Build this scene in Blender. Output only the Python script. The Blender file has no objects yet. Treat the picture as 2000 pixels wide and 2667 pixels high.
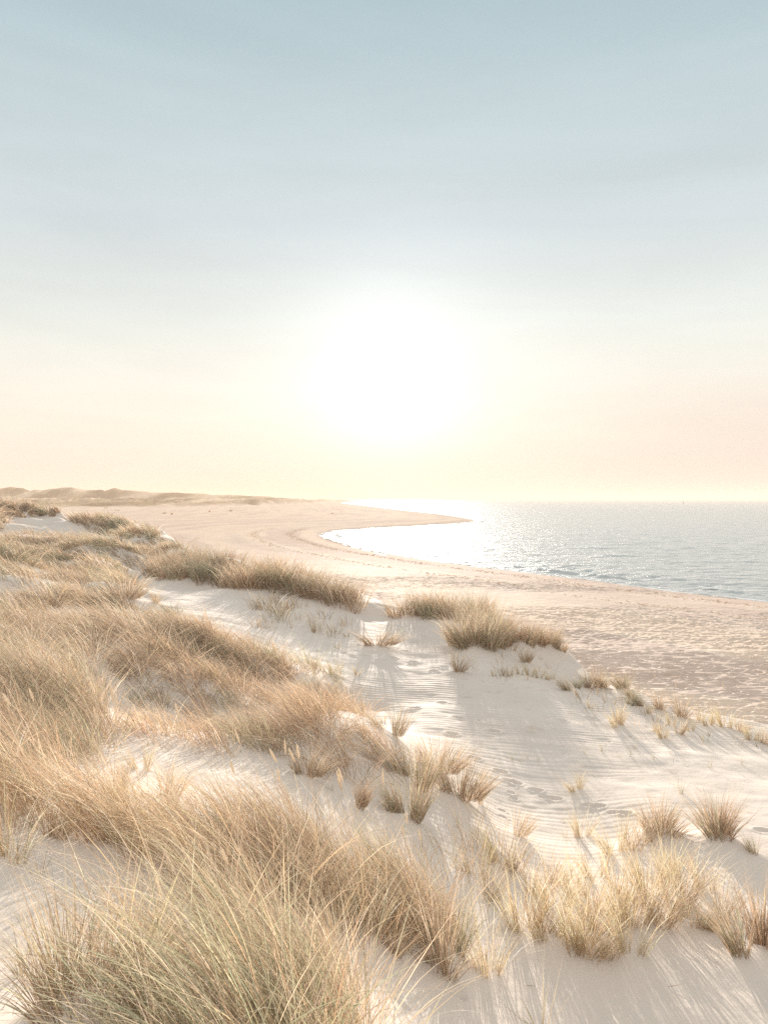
import bpy, math, time
import numpy as np
T0 = time.time()
sc = bpy.context.scene
COL = sc.collection
rng = np.random.default_rng(11)

# ------------------------------------------------------------------ camera model
# photograph frame 2000 x 2667, level camera 8.5 m above the sea, looking along +Y
F, CU, HV, H = 2144.0, 1000.0, 1300.0, 8.5
def px(u, v, Y):                     # photograph point at depth Y -> world
    return ((u - CU) / F * Y, Y, H - (v - HV) / F * Y)
cam_d = bpy.data.cameras.new('camera'); cam = bpy.data.objects.new('camera', cam_d); COL.objects.link(cam)
cam.location = (0, 0, H); cam.rotation_euler = (math.pi / 2, 0, 0)
cam_d.sensor_fit = 'VERTICAL'; cam_d.sensor_height = 24.0; cam_d.lens = 24.0 * F / 2667.0
cam_d.shift_y = -(1333.5 - HV) / 2667.0
cam_d.clip_start = 0.1; cam_d.clip_end = 60000
sc.camera = cam

# ------------------------------------------------------------------ noise helpers
def _hash(ix, iy, seed):
    h = (ix.astype(np.int64) * 374761393 + iy.astype(np.int64) * 668265263 + seed * 974634777) & 0xffffffff
    h = ((h ^ (h >> 13)) * 1274126177) & 0xffffffff
    h = (h ^ (h >> 16)) & 0xffffffff
    return h.astype(np.float64) / 4294967295.0
def vnoise(x, y, seed=0):
    ix = np.floor(x); iy = np.floor(y); fx = x - ix; fy = y - iy
    fx = fx * fx * fx * (fx * (fx * 6 - 15) + 10); fy = fy * fy * fy * (fy * (fy * 6 - 15) + 10)
    a = _hash(ix, iy, seed); b = _hash(ix + 1, iy, seed); c = _hash(ix, iy + 1, seed); d = _hash(ix + 1, iy + 1, seed)
    return (a * (1 - fx) + b * fx) * (1 - fy) + (c * (1 - fx) + d * fx) * fy
def fbm(x, y, seed=0, octv=4):
    s = 0; a = 0.5; n = 0
    for k in range(octv):
        s = s + a * (vnoise(x, y, seed + k * 17) - 0.5); n += a; a *= 0.5; x = x * 2.03 + 3.1; y = y * 2.03 + 1.7
    return s / n * 2
def sstep(a, b, x):
    t = np.clip((x - a) / (b - a), 0, 1); return t * t * (3 - 2 * t)
def pits(x, y, cell, rad, prob, seed, el=1.0):
    ix = np.floor(x / cell); iy = np.floor(y / cell); out = np.zeros_like(x)
    for dx in (-1, 0, 1):
        for dy in (-1, 0, 1):
            jx = ix + dx; jy = iy + dy
            cx = (jx + 0.15 + 0.7 * _hash(jx, jy, seed)) * cell; cy = (jy + 0.15 + 0.7 * _hash(jx, jy, seed + 5)) * cell
            on = _hash(jx, jy, seed + 9) < prob
            r = rad * (0.6 + 0.8 * _hash(jx, jy, seed + 3))
            d = np.sqrt(((x - cx) / el) ** 2 + (y - cy) ** 2) / r
            out += np.where(on, -np.exp(-(d * 1.25) ** 4) + 0.45 * np.exp(-((d - 1.35) * 3) ** 2), 0)
    return out

# ------------------------------------------------------------------ terrain: control points (u, v, depth)
CP = """1470 1705 28.5|1505 1738 27.5|1400 1700 28|1280 1702 26.5|1290 1622 31.5|1200 1615 31.5|1000 1618 31.5|1150 1655 29|1100 1725 25
900 1722 24|750 1660 26|650 1600 28|500 1560 30|960 1590 33.5|930 1580 34.5|800 1545 36.5|600 1505 40|700 1545 35|850 1600 31
1000 1800 21.5|1200 1850 20|1300 1950 17.5|1100 1900 18.2|1500 1900 19.3|1600 1800 24|1750 1870 21.5|1900 1898 20.6|2000 1925 20
1700 1965 17.8|1900 2000 17|1300 2100 14.3|1700 2100 14.5|1400 2300 11|1723 2189 12.8|1880 2215 12.3|2000 2300 11.2|1600 2300 11
1700 2420 9.3|1940 2521 8.4|1500 2480 8.6|1250 2500 8.2|1150 2551 7.6|1400 2600 7.6|1700 2600 7.7|1400 2667 7.2|2000 2667 7.3
1000 2667 5.6|1100 2400 8.6|1200 2200 11.2|1000 2100 11.8|900 2050 11.5|1000 2250 9.5|700 2050 10|350 2000 9.8|300 1850 12
150 1950 9.5|50 2180 6.4|200 2250 6.0|100 2400 5|50 2650 4|500 2600 4.3|800 2600 4.6|500 2300 6.5|800 2300 7.6|700 2150 8.8
450 1850 13|700 1900 14|850 1850 17|600 1750 19|300 1700 17|50 1750 12.5|100 1600 20|350 1600 24|450 1650 21|0 1900 9
200 1520 30|0 1480 30|950 1950 14|1100 2000 14|1400 1780 23.5|1560 1800 24.5
50 1332 85|100 1362 76|150 1346 83|240 1366 72|300 1378 68|400 1403 60|480 1437 50|0 1400 55|300 1408 55|100 1470 38|300 1480 40|550 1500 40
-400 1330 85|-400 1470 35|-400 1600 20|-400 1900 9|-400 2300 5|-400 2700 3.5|-400 1400 55
2400 1930 20|2400 2100 14.5|2400 2400 9.5|2400 2667 7|2400 1980 18|1700 2900 6.2|1200 2950 5|600 2950 3.2|100 2950 3"""
pts = [tuple(map(float, s.split())) for s in CP.replace('\n', '|').split('|')]
cx_, cy_, cz_ = [], [], []
for (u, v, Y) in pts:
    x, y, z = px(u, v, Y); cx_.append(x); cy_.append(y); cz_.append(z)
for (x, y, z) in ((0, 0.4, H - 1.75), (-4, 0.5, H - 1.85), (4, 0.5, H - 2.2), (0, -6, H - 2.6), (-8, -6, H - 2.7), (8, -6, H - 3.2), (12, 1, H - 3.4), (-12, 1, H - 2.4),
                  (-16, 4, H - 2.5), (16, 4, H - 4.0)):
    cx_.append(x); cy_.append(y); cz_.append(z)
cx_ = np.array(cx_); cy_ = np.array(cy_); cz_ = np.array(cz_)
def warp(x, y):
    q = np.maximum(y, -7) + 9
    return x / q * 2.2, np.log(q) * 1.5
wa, wb = warp(cx_, cy_)
def K(r2): return 0.5 * r2 * np.log(r2 + 1e-12)
n = len(wa)
A = np.zeros((n + 3, n + 3)); A[:n, :n] = K((wa[:, None] - wa) ** 2 + (wb[:, None] - wb) ** 2) + np.eye(n) * 0.0015
A[:n, n] = 1; A[:n, n + 1] = wa; A[:n, n + 2] = wb; A[n:, :n] = A[:n, n:].T
W = np.linalg.solve(A, np.concatenate([cz_, [0, 0, 0]]))
GA = np.linspace(-2.0, 2.0, 420); GB = np.linspace(math.log(2) * 1.5, math.log(120) * 1.5, 520)
ga, gb = np.meshgrid(GA, GB)
gz = W[n] + W[n + 1] * ga + W[n + 2] * gb
for k in range(n): gz += W[k] * K((ga - wa[k]) ** 2 + (gb - wb[k]) ** 2)
# outer crest of the dunes by direction
YCU = np.array([-600, 0, 150, 250, 300, 400, 480, 520, 600, 700, 800, 900, 960, 1000, 1200, 1300, 1400, 1470, 1505, 1560, 1700, 1850, 2000, 2600.])
YCY = np.array([92, 90, 86, 77, 71, 61, 51.5, 47, 44, 41.5, 39, 37, 35.2, 34.5, 33.8, 33.6, 30, 29.2, 28, 25.6, 23.2, 22, 21.2, 20.5])
def dune_rbf(x, y):
    a, b = warp(x, y)
    fi = np.clip((a - GA[0]) / (GA[1] - GA[0]), 0, len(GA) - 1.001); fj = np.clip((b - GB[0]) / (GB[1] - GB[0]), 0, len(GB) - 1.001)
    i = fi.astype(int); j = fj.astype(int); fi = fi - i; fj = fj - j
    return (gz[j, i] * (1 - fi) + gz[j, i + 1] * fi) * (1 - fj) + (gz[j + 1, i] * (1 - fi) + gz[j + 1, i + 1] * fi) * fj

# shoreline of the bay, photograph points unprojected to the water level
SH = [(2600, 1630), (2000, 1571), (1760, 1544), (1579, 1518), (1400, 1497), (1270, 1481), (1162, 1466), (1075, 1452), (1002, 1442), (937, 1430), (890, 1417), (855, 1407),
      (832, 1397), (840, 1389), (862, 1384), (905, 1380), (945, 1377), (1053, 1372), (1143, 1366), (1210, 1361.5), (1239, 1357), (1222, 1352), (1198, 1347), (1125, 1336.5), (1017, 1325.5),
      (945, 1315.5), (884, 1310.5), (900, 1308.3), (945, 1307), (1012, 1304.8), (985, 1304), (930, 1303.2)]
shore = [px(u, v, H * F / (v - HV))[:2] for u, v in SH]
# smooth the corners
def chaikin(p, it=2):
    for _ in range(it):
        q = [p[0]]
        for a, b in zip(p[:-1], p[1:]):
            q.append((a[0] * .75 + b[0] * .25, a[1] * .75 + b[1] * .25)); q.append((a[0] * .25 + b[0] * .75, a[1] * .25 + b[1] * .75))
        q.append(p[-1]); p = q
    return p
shore = np.array([(200.0, -60.0)] + [(90.0, 20.0)] + chaikin(shore))
landpoly = np.vstack([shore, [(-9000, 7000), (-9000, -60)]])
def in_poly(x, y, P):
    ins = np.zeros(x.shape, bool); m = len(P)
    for k in range(m):
        x0, y0 = P[k]; x1, y1 = P[(k + 1) % m]
        if y0 == y1: continue
        c = ((y0 > y) != (y1 > y)) & (x < (x1 - x0) * (y - y0) / (y1 - y0) + x0)
        ins ^= c
    return ins
def dist_line(x, y, P):
    d = np.full(x.shape, 1e18)
    for k in range(len(P) - 1):
        ax, ay = P[k]; bx, by = P[k + 1]; dx, dy = bx - ax, by - ay
        t = np.clip(((x - ax) * dx + (y - ay) * dy) / (dx * dx + dy * dy + 1e-9), 0, 1)
        d = np.minimum(d, (x - ax - t * dx) ** 2 + (y - ay - t * dy) ** 2)
    return np.sqrt(d)
# far dunes: skyline by direction
SKU = np.array([-600, 0, 30, 45, 70, 90, 110, 140, 185, 225, 250, 270, 300, 320, 350, 420, 520, 600, 720, 790, 880, 940, 1010, 1100.])
SKV = np.array([1268, 1269, 1269, 1272, 1271, 1270, 1277, 1273, 1271, 1278, 1278, 1271, 1271, 1277, 1279, 1283, 1286, 1290, 1294, 1297, 1300, 1302, 1304.5, 1306])
def height(x, y, fine=False):
    x = np.asarray(x, float); y = np.asarray(y, float)
    Yd = np.maximum(y, 0.5); u = CU + F * x / Yd
    u = np.where(y < 3, 1000, u)
    sd = dist_line(x, y, shore) * np.where(in_poly(x, y, landpoly), 1, -1)
    wob = fbm(x / 9, y / 9, 71) * 0.5 * sstep(2, 20, np.abs(sd) + 1)
    zb = np.where(sd > 0, 0.16 * np.minimum(sd, 2) + 1.0 * (1 - np.exp(-np.maximum(sd - 2, 0) / 16.0)), sd * 0.08)
    zb = np.maximum(zb, -1.2)
    zb = zb + np.where(sd > 0, (fbm(x / 14, y / 14, 5) * 0.10) * sstep(4, 25, sd), 0)
    # outer dunes
    Yc = np.interp(u, YCU, YCY) * (1 + 0.02 * fbm(x / 3.0, x * 0 + 1.3, 8))
    # far vegetated dunes
    veg_edge = np.interp(u, [-600, 0, 200, 450, 650, 800, 900, 1000], [620, 640, 660, 720, 900, 1250, 1900, 4200])
    m_far = sstep(0, 90, y - veg_edge) * sstep(0, 120, sd)
    Rk = 1500.0
    sky = H + (HV - np.interp(u, SKU, SKV)) / F * Rk
    zr = sky * np.exp(-((y - Rk + 90 * fbm(x / 70, x * 0, 39, 3)) / 120.0) ** 2)
    low = (1.8 + 4.5 * sstep(650, 1300, y)) * np.clip(0.35 + 1.3 * (0.8 - np.abs(fbm(x / 55, y / 75, 33, 5)) * 2), 0, 2)
    low = low * sstep(4200, 1900, y) 
    zf = np.maximum(zr * sstep(0, 160, sd), low * 1.15)
    zf = zf + 0.9 * fbm(x / 30, y / 60, 44, 4) * np.exp(-((y - Rk) / 300.0) ** 2)
    z = zb + m_far * np.maximum(zf - zb * 0.3, 0)
    # near dunes
    yy = np.minimum(y, Yc)
    zd = dune_rbf(x * yy / np.maximum(y, 0.5) * (y > 3) + x * (y <= 3), yy)
    hum = sstep(1150, 850, u) * sstep(7, 14, y) * (1 - 0.85 * sstep(400, 480, u) * sstep(20, 22.5, y) * sstep(34, 31, y))
    zd = zd + hum * fbm(x / 4.0, y / 4.6, 21, 2) * (0.55 * sstep(10.5, 14, y) + 0.15 + 0.35 * sstep(25, 45, y))
    zd = zd + 0.05 * fbm(x / 1.1, y / 1.1, 22, 3) * sstep(2.5, 5, y)
    ov = np.maximum(y - Yc, 0)
    zd = zd - 0.42 * (np.sqrt(ov * ov + 0.6) - 0.775)
    k = 0.25
    dd = np.clip(0.5 + 0.5 * (zd - z) / k, 0, 1)
    znew = z * (1 - dd) + zd * dd + k * dd * (1 - dd)
    znew = np.where(y > 130, z, znew)
    return znew, sd, dd, m_far, u
# ray from the photograph point to the ground
def ground(u, v, y0=2.6, y1=120.0):
    Y = np.geomspace(y0, y1, 900); x = (u - CU) / F * Y; zr = H - (v - HV) / F * Y
    zt = height(x, Y)[0]; k = np.argmax(zt >= zr)
    if zt[k] < zr[k]: return None
    a = (zt[k] - zr[k]); b = (zr[k - 1] - zt[k - 1]) if k else 1; t = b / (a + b + 1e-9)
    y = Y[k - 1] * (1 - t) + Y[k] * t if k else Y[k]
    x = (u - CU) / F * y
    return x, y, float(height(np.array([x]), np.array([y]))[0][0])

# ------------------------------------------------------------------ material helpers
def new_mat(name):
    m = bpy.data.materials.new(name); m.use_nodes = True; nt = m.node_tree; nt.nodes.clear()
    out = nt.nodes.new('ShaderNodeOutputMaterial'); return m, nt, out
def N(nt, t, **kw):
    nd = nt.nodes.new(t)
    for k, v in kw.items():
        if k.startswith('i_'):
            key = k[2:]; key = int(key) if key.isdigit() else key
            nd.inputs[key].default_value = v
        else: setattr(nd, k, v)
    return nd
def ramp(nt, fac, stops):
    r = nt.nodes.new('ShaderNodeValToRGB'); e = r.color_ramp.elements
    while len(e) < len(stops): e.new(0.5)
    for el, (p, c) in zip(e, stops): el.position = p; el.color = (*c, 1) if len(c) == 3 else c
    nt.links.new(fac, r.inputs[0]); return r
def mixc(nt, fac, a, b, mode='MIX'):
    m = nt.nodes.new('ShaderNodeMix'); m.data_type = 'RGBA'; m.blend_type = mode
    for s, val in ((0, fac), (6, a), (7, b)):
        if hasattr(val, 'is_output') or isinstance(val, bpy.types.NodeSocket): nt.links.new(val, m.inputs[s])
        else: m.inputs[s].default_value = val if not isinstance(val, tuple) or len(val) == 4 else (*val, 1)
    return m.outputs[2]

# sand ------------------------------------------------------------
SAND, nt, out = new_mat('sand')
L = nt.links.new
geo = N(nt, 'ShaderNodeNewGeometry'); bs = N(nt, 'ShaderNodeBsdfPrincipled', i_Roughness=0.85); bs.inputs['Specular IOR Level'].default_value = 0.13
at_g = N(nt, 'ShaderNodeAttribute', attribute_name='gloss'); df = N(nt, 'ShaderNodeBsdfDiffuse'); ms = N(nt, 'ShaderNodeMixShader'); L(at_g.outputs['Fac'], ms.inputs[0]); L(df.outputs[0], ms.inputs[1]); L(bs.outputs[0], ms.inputs[2]); L(ms.outputs[0], out.inputs[0])
at_v = N(nt, 'ShaderNodeAttribute', attribute_name='veg'); at_b = N(nt, 'ShaderNodeAttribute', attribute_name='beach'); at_w = N(nt, 'ShaderNodeAttribute', attribute_name='wet')
n1 = N(nt, 'ShaderNodeTexNoise', i_Scale=0.35, i_Detail=5.0); n2 = N(nt, 'ShaderNodeTexNoise', i_Scale=300.0, i_Detail=2.0); n3 = N(nt, 'ShaderNodeTexNoise', i_Scale=0.02, i_Detail=8.0)
for k in (n1, n2): L(geo.outputs['Position'], k.inputs['Vector'])
mp = N(nt, 'ShaderNodeMapping'); mp.inputs['Scale'].default_value = (1, 0.15, 1); L(geo.outputs['Position'], mp.inputs[0]); L(mp.outputs[0], n3.inputs['Vector'])
dune_c = ramp(nt, n1.outputs['Fac'], [(0.3, (0.67, 0.575, 0.49)), (0.7, (0.74, 0.645, 0.56))])
beach_c = ramp(nt, n1.outputs['Fac'], [(0.3, (0.67, 0.525, 0.42)), (0.7, (0.76, 0.61, 0.495))])
at_t = N(nt, 'ShaderNodeAttribute', attribute_name='tide'); tr = ramp(nt, at_t.outputs['Fac'], [(0.25, (0.90, 0.88, 0.885)), (0.5, (1, 1, 1)), (0.75, (1.05, 1.035, 1.0))])
beach_t = mixc(nt, 1.0, beach_c.outputs[0], tr.outputs[0], 'MULTIPLY')
c = mixc(nt, at_b.outputs['Fac'], dune_c.outputs[0], beach_t)
c = mixc(nt, 0.10, c, n2.outputs['Color'], 'SOFT_LIGHT')
vegc = ramp(nt, n3.outputs['Fac'], [(0.40, (0.33, 0.23, 0.14)), (0.5, (0.46, 0.34, 0.22)), (0.60, (0.70, 0.54, 0.39))])
c = mixc(nt, at_v.outputs['Fac'], c, vegc.outputs[0])
c = mixc(nt, at_w.outputs['Fac'], c, (0.34, 0.25, 0.19))
L(c, bs.inputs['Base Color']); L(c, df.inputs['Color'])
nb = N(nt, 'ShaderNodeTexNoise', i_Scale=9.0, i_Detail=6.0, i_Roughness=0.65); L(geo.outputs['Position'], nb.inputs['Vector'])
bp = N(nt, 'ShaderNodeBump', i_Strength=0.5, i_Distance=0.02); L(nb.outputs['Fac'], bp.inputs['Height'])
nb2 = N(nt, 'ShaderNodeTexNoise', i_Scale=1.3, i_Detail=5.0, i_Roughness=0.6); L(geo.outputs['Position'], nb2.inputs['Vector'])
hb = N(nt, 'ShaderNodeMath', operation='MULTIPLY'); L(nb2.outputs['Fac'], hb.inputs[0]); L(at_b.outputs['Fac'], hb.inputs[1])
bp2 = N(nt, 'ShaderNodeBump', i_Strength=0.7, i_Distance=0.12); L(hb.outputs[0], bp2.inputs['Height']); L(bp.outputs[0], bp2.inputs['Normal'])
L(bp2.outputs[0], bs.inputs['Normal']); L(bp2.outputs[0], df.inputs['Normal'])

# grass -----------------------------------------------------------
def grass_mat(name, trans=0.52, gloss=0.10):
    m, nt, out = new_mat(name); L = nt.links.new
    at = N(nt, 'ShaderNodeAttribute', attribute_name='tint')
    d = N(nt, 'ShaderNodeBsdfDiffuse'); t = N(nt, 'ShaderNodeBsdfTranslucent'); g = N(nt, 'ShaderNodeBsdfGlossy', i_Roughness=0.55)
    g.inputs['Color'].default_value = (1, 0.96, 0.9, 1)
    L(at.outputs['Color'], d.inputs[0]); L(at.outputs['Color'], t.inputs[0])
    a = N(nt, 'ShaderNodeMixShader', i_Fac=trans); L(d.outputs[0], a.inputs[1]); L(t.outputs[0], a.inputs[2])
    b = N(nt, 'ShaderNodeMixShader', i_Fac=gloss); L(a.outputs[0], b.inputs[1]); L(g.outputs[0], b.inputs[2]); L(b.outputs[0], out.inputs[0])
    return m
GRASS = grass_mat('marram_grass'); HEAD = grass_mat('seed_head', 0.65, 0.05)

# ------------------------------------------------------------------ mesh from numpy
def np_mesh(name, V, Q, mat, attrs=None, smooth=False):
    me = bpy.data.meshes.new(name); nv = len(V); nf = len(Q)
    me.vertices.add(nv); me.vertices.foreach_set('co', np.ascontiguousarray(V, np.float32).ravel())
    me.loops.add(nf * 4); me.loops.foreach_set('vertex_index', np.ascontiguousarray(Q, np.int32).ravel())
    me.polygons.add(nf); me.polygons.foreach_set('loop_start', np.arange(0, nf * 4, 4, dtype=np.int32))
    me.polygons.foreach_set('use_smooth', np.full(nf, smooth))
    for k, a in (attrs or {}).items():
        if a.ndim == 1: t = me.attributes.new(k, 'FLOAT', 'POINT'); t.data.foreach_set('value', a.astype(np.float32))
        else: t = me.attributes.new(k, 'FLOAT_COLOR', 'POINT'); t.data.foreach_set('color', a.astype(np.float32).ravel())
    me.update(calc_edges=True); me.materials.append(mat)
    return me
def link(name, me, parent=None, loc=(0, 0, 0), **props):
    o = bpy.data.objects.new(name, me); COL.objects.link(o); o.location = loc; o.parent = parent
    for k, v in props.items(): o[k] = v
    return o
def grid_faces(r, c):
    i = np.arange(r * c).reshape(r, c)
    return np.stack([i[:-1, :-1], i[:-1, 1:], i[1:, 1:], i[1:, :-1]], -1).reshape(-1, 4)

# ------------------------------------------------------------------ the sea
SEA, nt, out = new_mat('sea_water'); L = nt.links.new
geo = N(nt, 'ShaderNodeNewGeometry'); bs = N(nt, 'ShaderNodeBsdfPrincipled'); L(bs.outputs[0], out.inputs[0])
bs.inputs['Base Color'].default_value = (0.56, 0.57, 0.545, 1); bs.inputs['Roughness'].default_value = 0.27; bs.inputs['IOR'].default_value = 1.33
prev = None
for (sx, sy, scl, dist, det) in ((0.6, 0.9, 0.45, 0.9, 5.0), (0.8, 1.2, 2.0, 0.22, 5.0)):
    mp = N(nt, 'ShaderNodeMapping'); mp.inputs['Scale'].default_value = (sx, sy, 1); mp.inputs['Rotation'].default_value = (0, 0, 0.12); L(geo.outputs['Position'], mp.inputs[0])
    nz = N(nt, 'ShaderNodeTexNoise', i_Scale=scl, i_Detail=det, i_Roughness=0.6, i_Distortion=0.3); L(mp.outputs[0], nz.inputs['Vector'])
    b = N(nt, 'ShaderNodeBump', i_Strength=1.0, i_Distance=dist); L(nz.outputs['Fac'], b.inputs['Height'])
    if prev: L(prev.outputs[0], b.inputs['Normal'])
    prev = b
L(prev.outputs[0], bs.inputs['Normal'])
wr = np.concatenate([np.array([-60, 0, 30]), H * F / np.arange(H * F / 45, 1.0, -0.55), [20000]])
wc = np.concatenate([[-1.2, -0.6], np.linspace(-0.14, 0.50, 560), [0.6, 0.9, 1.5, 4]])
wq = np.maximum(wr, 60)
WX = wc[None, :] * wq[:, None]; WY = np.repeat(wr[:, None], len(wc), 1)
amp = sstep(500, 90, WY)
WZ = amp * (0.12 * fbm(WX / 2.6, WY / 1.6, 81, 3) + 0.12 * fbm(WX / 9, WY / 4.0, 82, 2))
# low swell running in to the shore
sel = (WY > 40) & (WY < 420)
dS = np.full(WX.shape, -1e3); dS[sel] = dist_line(WX[sel], WY[sel], shore)
sw = np.exp(-((dS - 4.2) / 0.55) ** 2) * 0.40 * np.clip(0.35 + 1.3 * fbm(WX / 11, WY / 11, 83, 2), 0, 1) + np.exp(-((dS - 9) / 0.9) ** 2) * 0.15 * np.clip(0.2 + 1.3 * fbm(WX / 13, WY / 13, 84, 2), 0, 1)
WZ = WZ + sw
link('sea', np_mesh('sea', np.stack([WX, WY, WZ], -1).reshape(-1, 3), grid_faces(len(wr), len(wc)), SEA, None, True), kind='structure')
# foam: thin ragged lace where the swash ends
FOAM, nt, out = new_mat('foam'); L = nt.links.new
d = N(nt, 'ShaderNodeBsdfDiffuse'); d.inputs[0].default_value = (0.8, 0.8, 0.78, 1); L(d.outputs[0], out.inputs[0])
fv, ff = [], []
SP = shore[2:60]
seg = []
for a, b in zip(SP[:-1], SP[1:]):
    ln = np.hypot(*(b - a)); k = max(1, int(ln / 0.5))
    for t in np.arange(k) / k: seg.append((a * (1 - t) + b * t, (b - a) / ln))
P = np.array([s[0] for s in seg]); Tn = np.array([s[1] for s in seg]); Nn = np.stack([Tn[:, 1], -Tn[:, 0]], 1)
if in_poly(*(P[20:21] + Nn[20:21] * 1.0).T, landpoly)[0]: Nn = -Nn        # towards the water
s_ = np.cumsum(np.r_[0, np.hypot(*np.diff(P, axis=0).T)])
keep = P[:, 1] < 420
for (off, wmax, seed, hgt) in ((0.35, 0.65, 1, 0.03), (4.5, 0.8, 2, 0.20)):
    nz = vnoise(s_ / 2.1, s_ * 0 + seed, 3 + seed) + 0.5 * vnoise(s_ / 0.7, s_ * 0, 7 + seed)
    wdt = np.clip((nz - (0.45 if seed == 1 else 0.85)) * 1.6, 0, 1) * wmax
    o1 = off + 0.8 * (vnoise(s_ / 4, s_ * 0 + 4, 9) - 0.5)
    a = P + Nn * (o1 - wdt / 2)[:, None]; b = P + Nn * (o1 + wdt / 2)[:, None]
    base = len(fv) and sum(len(x) for x in fv)
    rowv = np.stack([np.c_[a, np.full(len(a), hgt + 0.02)], np.c_[(a + b) / 2, np.full(len(a), hgt + 0.06)], np.c_[b, np.full(len(a), hgt)]], 1)
    fq = grid_faces(len(P), 3); okf = keep[fq[:, 0] // 3] & (wdt[fq[:, 0] // 3] > 0.03)
    fv.append(rowv.reshape(-1, 3)); ff.append(fq[okf] + base)
link('sea_foam', np_mesh('foam', np.vstack(fv), np.vstack(ff), FOAM, None, True), kind='stuff', label='white lace of foam and small breakers along the waterline')

# ------------------------------------------------------------------ grass blades
PAL = {
 'straw': [(0.58, 0.43, 0.29), (0.68, 0.54, 0.39), (0.44, 0.30, 0.19), (0.74, 0.62, 0.48), (0.34, 0.24, 0.15)],
 'brown': [(0.46, 0.30, 0.19), (0.56, 0.40, 0.27), (0.34, 0.22, 0.14), (0.64, 0.50, 0.37), (0.40, 0.30, 0.20)],
 'green': [(0.34, 0.34, 0.21), (0.46, 0.42, 0.28), (0.25, 0.27, 0.17), (0.58, 0.48, 0.34)],
 'gold':  [(0.68, 0.49, 0.31), (0.58, 0.38, 0.23), (0.52, 0.43, 0.26), (0.78, 0.63, 0.45), (0.48, 0.31, 0.18)],
 'mix':   [(0.55, 0.39, 0.26), (0.64, 0.51, 0.37), (0.36, 0.35, 0.22), (0.44, 0.29, 0.18), (0.28, 0.29, 0.19)],
 'pale':  [(0.70, 0.58, 0.36), (0.62, 0.52, 0.30), (0.74, 0.64, 0.46), (0.62, 0.44, 0.27)],
}
def blades(B, hdir, L_, phi0, bend, wid, tint, seg, R):
    """B base points (n,3); hdir horizontal unit dir (n,2); L_ lengths; phi0 start tilt; bend total bend; returns verts, quads, tint"""
    n = len(B); P = np.zeros((n, seg + 1, 3)); P[:, 0] = B
    D = np.zeros((n, seg + 1, 3))
    for k in range(seg + 1):
        s = k / seg; phi = phi0 + bend * s ** 1.6
        D[:, k] = np.stack([np.sin(phi) * hdir[:, 0], np.sin(phi) * hdir[:, 1], np.cos(phi)], 1)
        if k: P[:, k] = P[:, k - 1] + (D[:, k] + D[:, k - 1]) * 0.5 * (L_ / seg)[:, None]
    rv = R.normal(size=(n, 3)); rv[:, 2] *= 0.3
    Wd = np.cross(D, rv[:, None, :]); Wd /= np.linalg.norm(Wd, axis=2, keepdims=True) + 1e-9
    prof = np.array([0.75 if k == 0 else (1.0 if k < seg * 0.6 else max(0.10, 1.25 * (1 - k / seg))) for k in range(seg + 1)])
    off = Wd * (wid[:, None] * 0.5 * prof[None, :])[:, :, None]
    V = np.stack([P - off, P + off], 2)                       # n, seg+1, 2, 3
    idx = np.arange(n * (seg + 1) * 2).reshape(n, seg + 1, 2)
    Q = np.stack([idx[:, :-1, 0], idx[:, :-1, 1], idx[:, 1:, 1], idx[:, 1:, 0]], -1).reshape(-1, 4)
    Tc = np.ones((n, seg + 1, 2, 4)); Tc[..., :3] = tint[:, None, None, :]
    # dead straw-brown sheaths low on the blade, paler dry tip
    t = np.linspace(0, 1, seg + 1)[None, :, None, None]
    sheath = np.array([0.46, 0.31, 0.19]); tip = np.array([0.72, 0.60, 0.44])
    Tc[..., :3] = Tc[..., :3] * (1 - 0.45 * (1 - t) ** 2 - 0.4 * t ** 3) + sheath * 0.45 * (1 - t) ** 2 + tip * 0.4 * t ** 3
    return V.reshape(-1, 3), Q, Tc.reshape(-1, 4)
def tints(pal, n, R):
    p = np.array(PAL[pal]); c = p[R.integers(0, len(p), n)]
    return np.clip(0.92 * c * np.exp(R.normal(0, 0.26, (n, 1))) * R.normal(1, 0.03, (n, 3)), 0.03, 0.85)

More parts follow.
